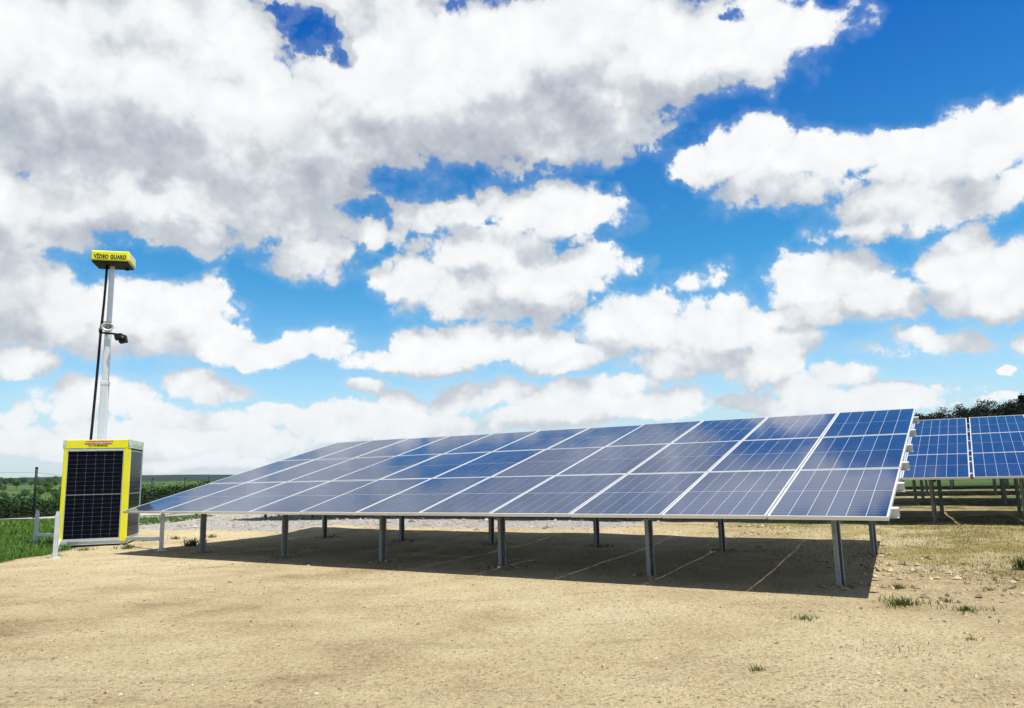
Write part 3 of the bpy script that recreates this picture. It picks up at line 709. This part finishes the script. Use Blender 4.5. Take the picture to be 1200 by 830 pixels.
# ------------------------------------------------------------------ trees and shrubs
def crown_mesh(name, mat, seed, rx, rz, zc, clumps, per, leaf, shape='round'):
    g = np.random.default_rng(seed)
    u = g.normal(size=(clumps, 3)); u /= np.linalg.norm(u, axis=1)[:, None]; u *= (g.uniform(.25, 1, clumps) ** .45)[:, None]
    if shape == 'cone':
        h = g.uniform(-1, 1, clumps); a = g.uniform(0, 6.28, clumps); rr = (1 - (h + 1) / 2) * g.uniform(.4, 1, clumps) + .05
        u = np.stack([rr * np.cos(a), rr * np.sin(a), h], -1)
    u[:, 0] *= 1 + .25 * np.sin(seed); c = u * [rx, rx, rz] + [0, 0, zc] + g.normal(size=(clumps, 3)) * rx * .07
    cr = g.uniform(.16, .34, clumps) * rx
    n = clumps * per; ctr = np.repeat(c, per, 0) + np.clip(g.normal(size=(n, 3)), -1.35, 1.35) * np.repeat(cr, per)[:, None] * [.62, .62, .45]
    nrm = g.normal(size=(n, 3)) + [0, 0, .6]; nrm /= np.linalg.norm(nrm, axis=1)[:, None]
    t = np.cross(nrm, g.normal(size=(n, 3))); t /= np.linalg.norm(t, axis=1)[:, None]; s = np.cross(nrm, t)
    L = leaf * g.uniform(.6, 1.35, n)[:, None]
    v = np.stack([ctr - t * L, ctr + s * L * .55, ctr + t * L, ctr - s * L * .55], 1).reshape(-1, 3)
    return np_mesh(name, v, np.arange(n * 4).reshape(-1, 4), mat)
def trunk_mesh(seed, h, r):
    g = random.Random(seed); b = MB()
    top = (g.uniform(-.3, .3), g.uniform(-.3, .3), h)
    b.tube([(0, 0, -.4), (top[0] * .4, top[1] * .4, h * .4), top], [r, r * .75, r * .3], 8)
    for k in range(5):
        a = g.uniform(0, 6.28); z = h * g.uniform(.35, .7); l = h * g.uniform(.25, .4)
        p = (top[0] * .5, top[1] * .5, z); b.tube([p, (p[0] + math.cos(a) * l * .5, p[1] + math.sin(a) * l * .5, z + l * .35), (p[0] + math.cos(a) * l, p[1] + math.sin(a) * l, z + l * .8)], [r * .4, r * .25, r * .1], 6)
    return b.mesh('trunk', BARK)
def place(kind, meshes, x, y, sc, label, cat, group, rz=None, dz=0):
    root = thing(kind, (x, y, gz1(x, y) + dz), label, cat, group, random.uniform(0, 6.28) if rz is None else rz)
    root.scale = (sc * random.uniform(.92, 1.1), sc * random.uniform(.92, 1.1), sc)
    for nm, me in meshes: link(nm, me, root)
    return root
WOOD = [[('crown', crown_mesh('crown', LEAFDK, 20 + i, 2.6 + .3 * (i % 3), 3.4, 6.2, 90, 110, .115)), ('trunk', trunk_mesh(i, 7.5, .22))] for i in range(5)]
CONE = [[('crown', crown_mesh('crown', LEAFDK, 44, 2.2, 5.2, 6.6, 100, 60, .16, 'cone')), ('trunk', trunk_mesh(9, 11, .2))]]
GREEN = [[('crown', crown_mesh('crown', LEAF, 30 + i, 2.9, 2.7, 4.6, 75, 60, .19)), ('trunk', trunk_mesh(20 + i, 5.5, .2))] for i in range(4)]
SHRUB = [[('crown', crown_mesh('crown', LEAFHEDGE, 60 + i, 1.35, .95, .95, 70, 150, .032)), ('stem', trunk_mesh(40 + i, 1.3, .05))] for i in range(4)]
PALESHRUB = [[('crown', crown_mesh('crown', LEAF, 80 + i, 1.3, .9, .9, 60, 120, .04)), ('stem', trunk_mesh(50 + i, 1.2, .05))] for i in range(3)]
# the wood on the right: heights follow its outline in the photograph
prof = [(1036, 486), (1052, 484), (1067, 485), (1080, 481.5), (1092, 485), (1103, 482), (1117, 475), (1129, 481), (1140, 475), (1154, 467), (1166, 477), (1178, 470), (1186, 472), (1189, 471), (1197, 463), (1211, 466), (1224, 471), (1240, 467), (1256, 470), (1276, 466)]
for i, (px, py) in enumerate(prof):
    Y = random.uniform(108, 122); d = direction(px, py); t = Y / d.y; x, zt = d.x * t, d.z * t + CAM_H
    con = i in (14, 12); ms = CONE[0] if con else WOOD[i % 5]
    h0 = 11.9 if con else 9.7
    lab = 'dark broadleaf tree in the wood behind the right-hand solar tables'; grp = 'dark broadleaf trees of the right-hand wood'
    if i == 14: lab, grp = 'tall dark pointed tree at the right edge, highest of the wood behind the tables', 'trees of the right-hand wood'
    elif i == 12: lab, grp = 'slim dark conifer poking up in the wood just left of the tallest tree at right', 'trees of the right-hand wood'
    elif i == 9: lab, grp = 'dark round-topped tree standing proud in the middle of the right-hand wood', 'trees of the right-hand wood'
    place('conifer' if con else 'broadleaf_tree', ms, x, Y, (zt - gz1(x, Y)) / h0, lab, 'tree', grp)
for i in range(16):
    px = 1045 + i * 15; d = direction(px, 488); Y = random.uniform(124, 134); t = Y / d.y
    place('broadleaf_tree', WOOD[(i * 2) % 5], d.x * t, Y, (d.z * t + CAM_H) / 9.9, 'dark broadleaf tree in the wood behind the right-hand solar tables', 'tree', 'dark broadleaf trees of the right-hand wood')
# hedge beyond the fence, left of the tower (tops near y 586) and right of it (tops near y 571)
for i in range(13):
    px = -22 + i * 10.5; Y = random.uniform(34, 38); d = direction(px, 586 + random.uniform(-5, 3)); t = Y / d.y; x = d.x * t
    place('shrub', SHRUB[i % 4], x, Y, max(.5, (d.z * t + CAM_H - gz1(x, Y)) / 2.05), 'dark hedge shrub behind the grey track, left of the yellow tower', 'shrub', 'hedge shrubs left of the tower')
for i in range(22):
    px = 150 + (i % 11) * 11.5 + random.uniform(-3, 3); Y = random.uniform(36, 42) + (i // 11) * 8; d = direction(px, np.interp(px, [150, 190, 200, 260], [577, 575, 571, 567]) + random.uniform(-3.5, 4)); t = Y / d.y; x = d.x * t
    place('shrub', SHRUB[(i + 1) % 4], x, Y, max(.5, (d.z * t + CAM_H - gz1(x, Y)) / 2.05), 'dark hedge shrub between the yellow tower and the left end of the nearest table', 'shrub', 'hedge shrubs right of the tower')
for i in range(12):
    px = 158 + i * 6.5; Y = random.uniform(70, 95); d = direction(px, 568.5 + random.uniform(-1.5, 2.5)); t = Y / d.y; x = d.x * t
    place('shrub', PALESHRUB[i % 3], x, Y, max(.7, (d.z * t + CAM_H - gz1(x, Y)) / 1.95), 'light green bush in the meadow beyond the hedge, right of the yellow tower', 'shrub', 'light green bushes beyond the hedge')
k = 0
for i in range(128):
    px = random.uniform(-30, 85) if i < 104 else random.uniform(160, 262); Y = 230 + 640 * (i % 104 / 104) ** 1.2 * random.uniform(.9, 1.1)
    if 8 < px < 22 and Y < 620: continue
    if i >= 104: Y = max(Y, 420) + 60
    d = direction(px, 570); x = d.x / d.y * Y
    place('broadleaf_tree', GREEN[i % 4], x, Y, random.uniform(.5, 1.05) * (.7 + .5 * (Y - 230) / 640), 'mid green tree on the valley slope left of the yellow tower' if i < 104 else 'mid green tree on the far slope right of the yellow tower', 'tree', 'trees on the valley slope left of the tower' if i < 104 else 'trees on the far slope right of the tower'); k += 1

# ------------------------------------------------------------------ grass, weeds, stones
def blades(name, x, y, hmin, hmax, w, mat, seed, lean=.5, segs=2, parent=None, z=None):
    g = np.random.default_rng(seed); n = len(x); zz = gz(x, y) - .01 if z is None else z
    a = g.uniform(0, 6.283, n); h = g.uniform(hmin, hmax, n); l = g.normal(0, lean, n) * h; la = g.uniform(0, 6.283, n)
    bx, by = np.cos(a) * w / 2, np.sin(a) * w / 2; tx, ty = np.cos(la) * l, np.sin(la) * l
    v = np.stack([np.stack([x - bx, y - by, zz], -1), np.stack([x + bx, y + by, zz], -1), np.stack([x + bx * .7 + tx * .35, y + by * .7 + ty * .35, zz + h * .6], -1), np.stack([x - bx * .7 + tx * .35, y - by * .7 + ty * .35, zz + h * .6], -1), np.stack([x + tx, y + ty, zz + h], -1)], 1).reshape(-1, 3)
    i = np.arange(n)[:, None] * 5
    f = np.vstack([i + [0, 1, 2], i + [0, 2, 3], i + [3, 2, 4]])
    return np_mesh(name, v, f, mat)
def scatter(n, x0, x1, y0, y1, fn, seed):
    g = np.random.default_rng(seed); x = g.uniform(x0, x1, n); y = g.uniform(y0, y1, n); keep = g.uniform(0, 1, n) < fn(x, y); return x[keep], y[keep]
def turf(x, y):
    m = zones(x, y)[:, 0]; m = smooth(.40, .62, m + (fbm(x * 1.3, y * 1.3) - .47) * 1.3)
    return m * (.35 + .65 * smooth(.3, .6, fbm(x * .7 + 5, y * .7))) * (np.abs(x / np.maximum(y, 1)) < .85)
gx, gy = scatter(200000, -28, -7, 8, 25.6, turf, 3)
tag(link('grass', blades('grass', gx, gy, .04, .14, .012, GRASSM, 4)), kind='stuff')
wx, wy = scatter(2600, -26, -9, 14, 26, lambda x, y: turf(x, y) * smooth(.5, .62, fbm(x * .5 + 9, y * .5)), 8)
tag(link('meadow_flowers', blades('meadow_flowers', wx, wy, .10, .18, .014, leafmat('pale_flowers', (.35, .36, .12), (.5, .5, .22), (.6, .6, .4), 3), 5)), kind='stuff')
dx_, dy_ = scatter(110000, 2, 16, 3.5, 15, lambda x, y: smooth(.30, .7, zones(x, y)[:, 2] * .8 + (fbm(x * .8, y * .8) - .52) * 2.6) * .7, 5)
tag(link('dry_grass', blades('dry_grass', dx_, dy_, .012, .05, .005, STRAW, 6, 1.2)), kind='stuff')
gx2, gy2 = scatter(50000, 3, 16, 4, 15, lambda x, y: smooth(.62, .84, zones(x, y)[:, 2] * .5 + fbm(x * 1.1 + 31, y * 1.1)) * .8, 15)
tag(link('sparse_grass', blades('sparse_grass', gx2, gy2, .015, .06, .006, GRASSM, 16, .9)), kind='stuff')

def rocks(name, x, y, r, mat, seed, sink=.3, flat=.65):
    g = np.random.default_rng(seed); n = len(x); zz = gz(x, y)
    base = np.array([[1, 0, 0], [.4, .9, 0], [-.7, .6, 0], [-.8, -.5, 0], [.2, -1, 0], [0, 0, 1], [.1, .1, -.8]], float)
    fc = np.array([[i, (i + 1) % 5, 5] for i in range(5)] + [[(i + 1) % 5, i, 6] for i in range(5)])
    v = base[None] * (1 + g.normal(0, .22, (n, 7, 1))) + g.normal(0, .12, (n, 7, 3)); v[:, :, 2] *= flat
    a = g.uniform(0, 6.283, n); c, s = np.cos(a)[:, None], np.sin(a)[:, None]
    X, Y = v[:, :, 0] * c - v[:, :, 1] * s, v[:, :, 0] * s + v[:, :, 1] * c
    P = np.stack([X, Y, v[:, :, 2]], -1) * r[:, None, None] + np.stack([x, y, zz - 0 * r + r * (flat - sink) * .3], -1)[:, None]
    return np_mesh(name, P.reshape(-1, 3), (np.arange(n)[:, None, None] * 7 + fc[None]).reshape(-1, 3), mat)
def wedge(x, y): return (np.abs(x / np.maximum(y, .5)) < .8).astype(float)
g_ = np.random.default_rng(21)
x, y = scatter(80000, -12, 12, 1.8, 14, lambda x, y: wedge(x, y) * (.25 + .75 * smooth(.42, .6, fbm(x * .8 + 3, y * 1.4))), 22)
tag(link('soil_crumbs', rocks('soil_crumbs', x, y, g_.lognormal(-5.35, .50, len(x)).clip(.002, .03), CLOD, 23)), kind='stuff')
x, y = scatter(16000, -14, 9, 9, 26, lambda x, y: zones(x, y)[:, 1] * .85, 24)
tag(link('gravel', rocks('gravel', x, y, g_.lognormal(-3.9, .5, len(x)).clip(.008, .10), STONE, 25)), kind='stuff')
pf = np.array(POST_FEET[:12]); x = np.repeat(pf[:, 0], 60) + g_.normal(0, .13, 720); y = np.repeat(pf[:, 1], 60) + g_.normal(0, .13, 720)
tag(link('stirred_soil', rocks('stirred_soil', x, y, g_.lognormal(-4.2, .5, 720).clip(.006, .035), CLOD, 33)), kind='stuff')
x, y = scatter(9000, 3.5, 14, 6.5, 14.5, lambda x, y: smooth(.45, .62, fbm(x * .7 + 11, y * 1.5)) * smooth(5, 8.5, y) * .8, 26)
tag(link('soil_clods', rocks('soil_clods', x, y, g_.lognormal(-4.1, .55, len(x)).clip(.008, .045), CLOD, 27, .25, .85)), kind='stuff')

def weed(px, py, r, h, n, label, group=None, mat=None, seed=0):
    d = direction(px, py); z = 0.0
    for _ in range(4): t = (z - CAM_H) / d.z; z = gz1(d.x * t, d.y * t)
    x0, y0 = d.x * t, d.y * t; g = np.random.default_rng(seed + int(px))
    n = int(n * .55); a = g.uniform(0, 6.283, n); rr = r * g.uniform(0, 1.15, n) ** .8 * (.6 + .4 * np.sin(a * 3 + px)); xs, ys = rr * np.cos(a), rr * np.sin(a) * .8
    me = blades('weed', xs, ys, h * .25, h * .85, max(.005, h * .07), mat or LEAFWEED, seed, .9, z=gz(xs + x0, ys + y0) - z - .005)
    return tag(link('weed', me, None, (x0, y0, z)), label, 'weed', group)
W_ = [(943, 726, .17, .06, 200, 'flat green weed patch on bare dirt just below the rightmost front post'),
      (1058, 709, .26, .11, 420, 'largest green weed tuft, on the dirt just right of the nearest table\'s shadow corner'),
      (1052, 690, .15, .09, 160, 'small green weed tuft behind the largest one, beside the shadow\'s right edge'),
      (1110, 706, .10, .07, 110, 'little weed between the largest tuft and the low weed patch right of it'),
      (1132, 716, .26, .07, 300, 'low spreading weed patch to the right of the largest tuft'),
      (1198, 668, .10, .22, 90, 'upright weed at the right edge of the photo'),
      (1138, 750, .10, .04, 90, 'thin brown-green tuft low down in the right foreground'),
      (888, 786, .07, .06, 80, 'small grass tuft alone in the foreground dirt, right of centre'),
      (1160, 692, .16, .06, 140, 'sparse weed on the dirt toward the right edge, under the second row\'s corner'),
      (226, 640, .22, .22, 240, 'leafy green weed between the right jack and the leftmost front post'),
      (206, 632, .25, .12, 200, 'low weed just right of the tower\'s right stabiliser jack'),
      (248, 630, .22, .12, 180, 'low weed just right of the leftmost front post of the nearest table'),
      (100, 645, .30, .10, 260, 'grass tuft under the front of the yellow tower'),
      (150, 643, .28, .13, 260, 'grass tuft at the tower\'s right front foot'),
      (172, 634, .30, .14, 260, 'grass tuft under the tower\'s right stabiliser arm'),
      (66, 652, .22, .06, 160, 'dry tuft at the foot of the tower\'s left front jack')]
for i, (px, py, r, h, n, lab) in enumerate(W_): weed(px, py, r, h, n, lab, mat=STRAW if 'dry' in lab or 'brown' in lab else None, seed=i)

# ------------------------------------------------------------------ air
def build_haze():
    b = MB(); b.box(-7500, 7500, -7500, 7500, -45, 75)
    m = bpy.data.materials.new('summer_haze'); m.use_nodes = True; T = NT(m.node_tree); T.n.clear()
    o = T.new('ShaderNodeOutputMaterial'); v = T.new('ShaderNodeVolumePrincipled')
    v.inputs['Color'].default_value = (.72, .84, 1.0, 1); v.inputs['Density'].default_value = .00002; v.inputs['Anisotropy'].default_value = .2
    T.l.new(v.outputs[0], o.inputs['Volume'])
    tag(b.build('haze', m), kind='stuff')
build_haze()
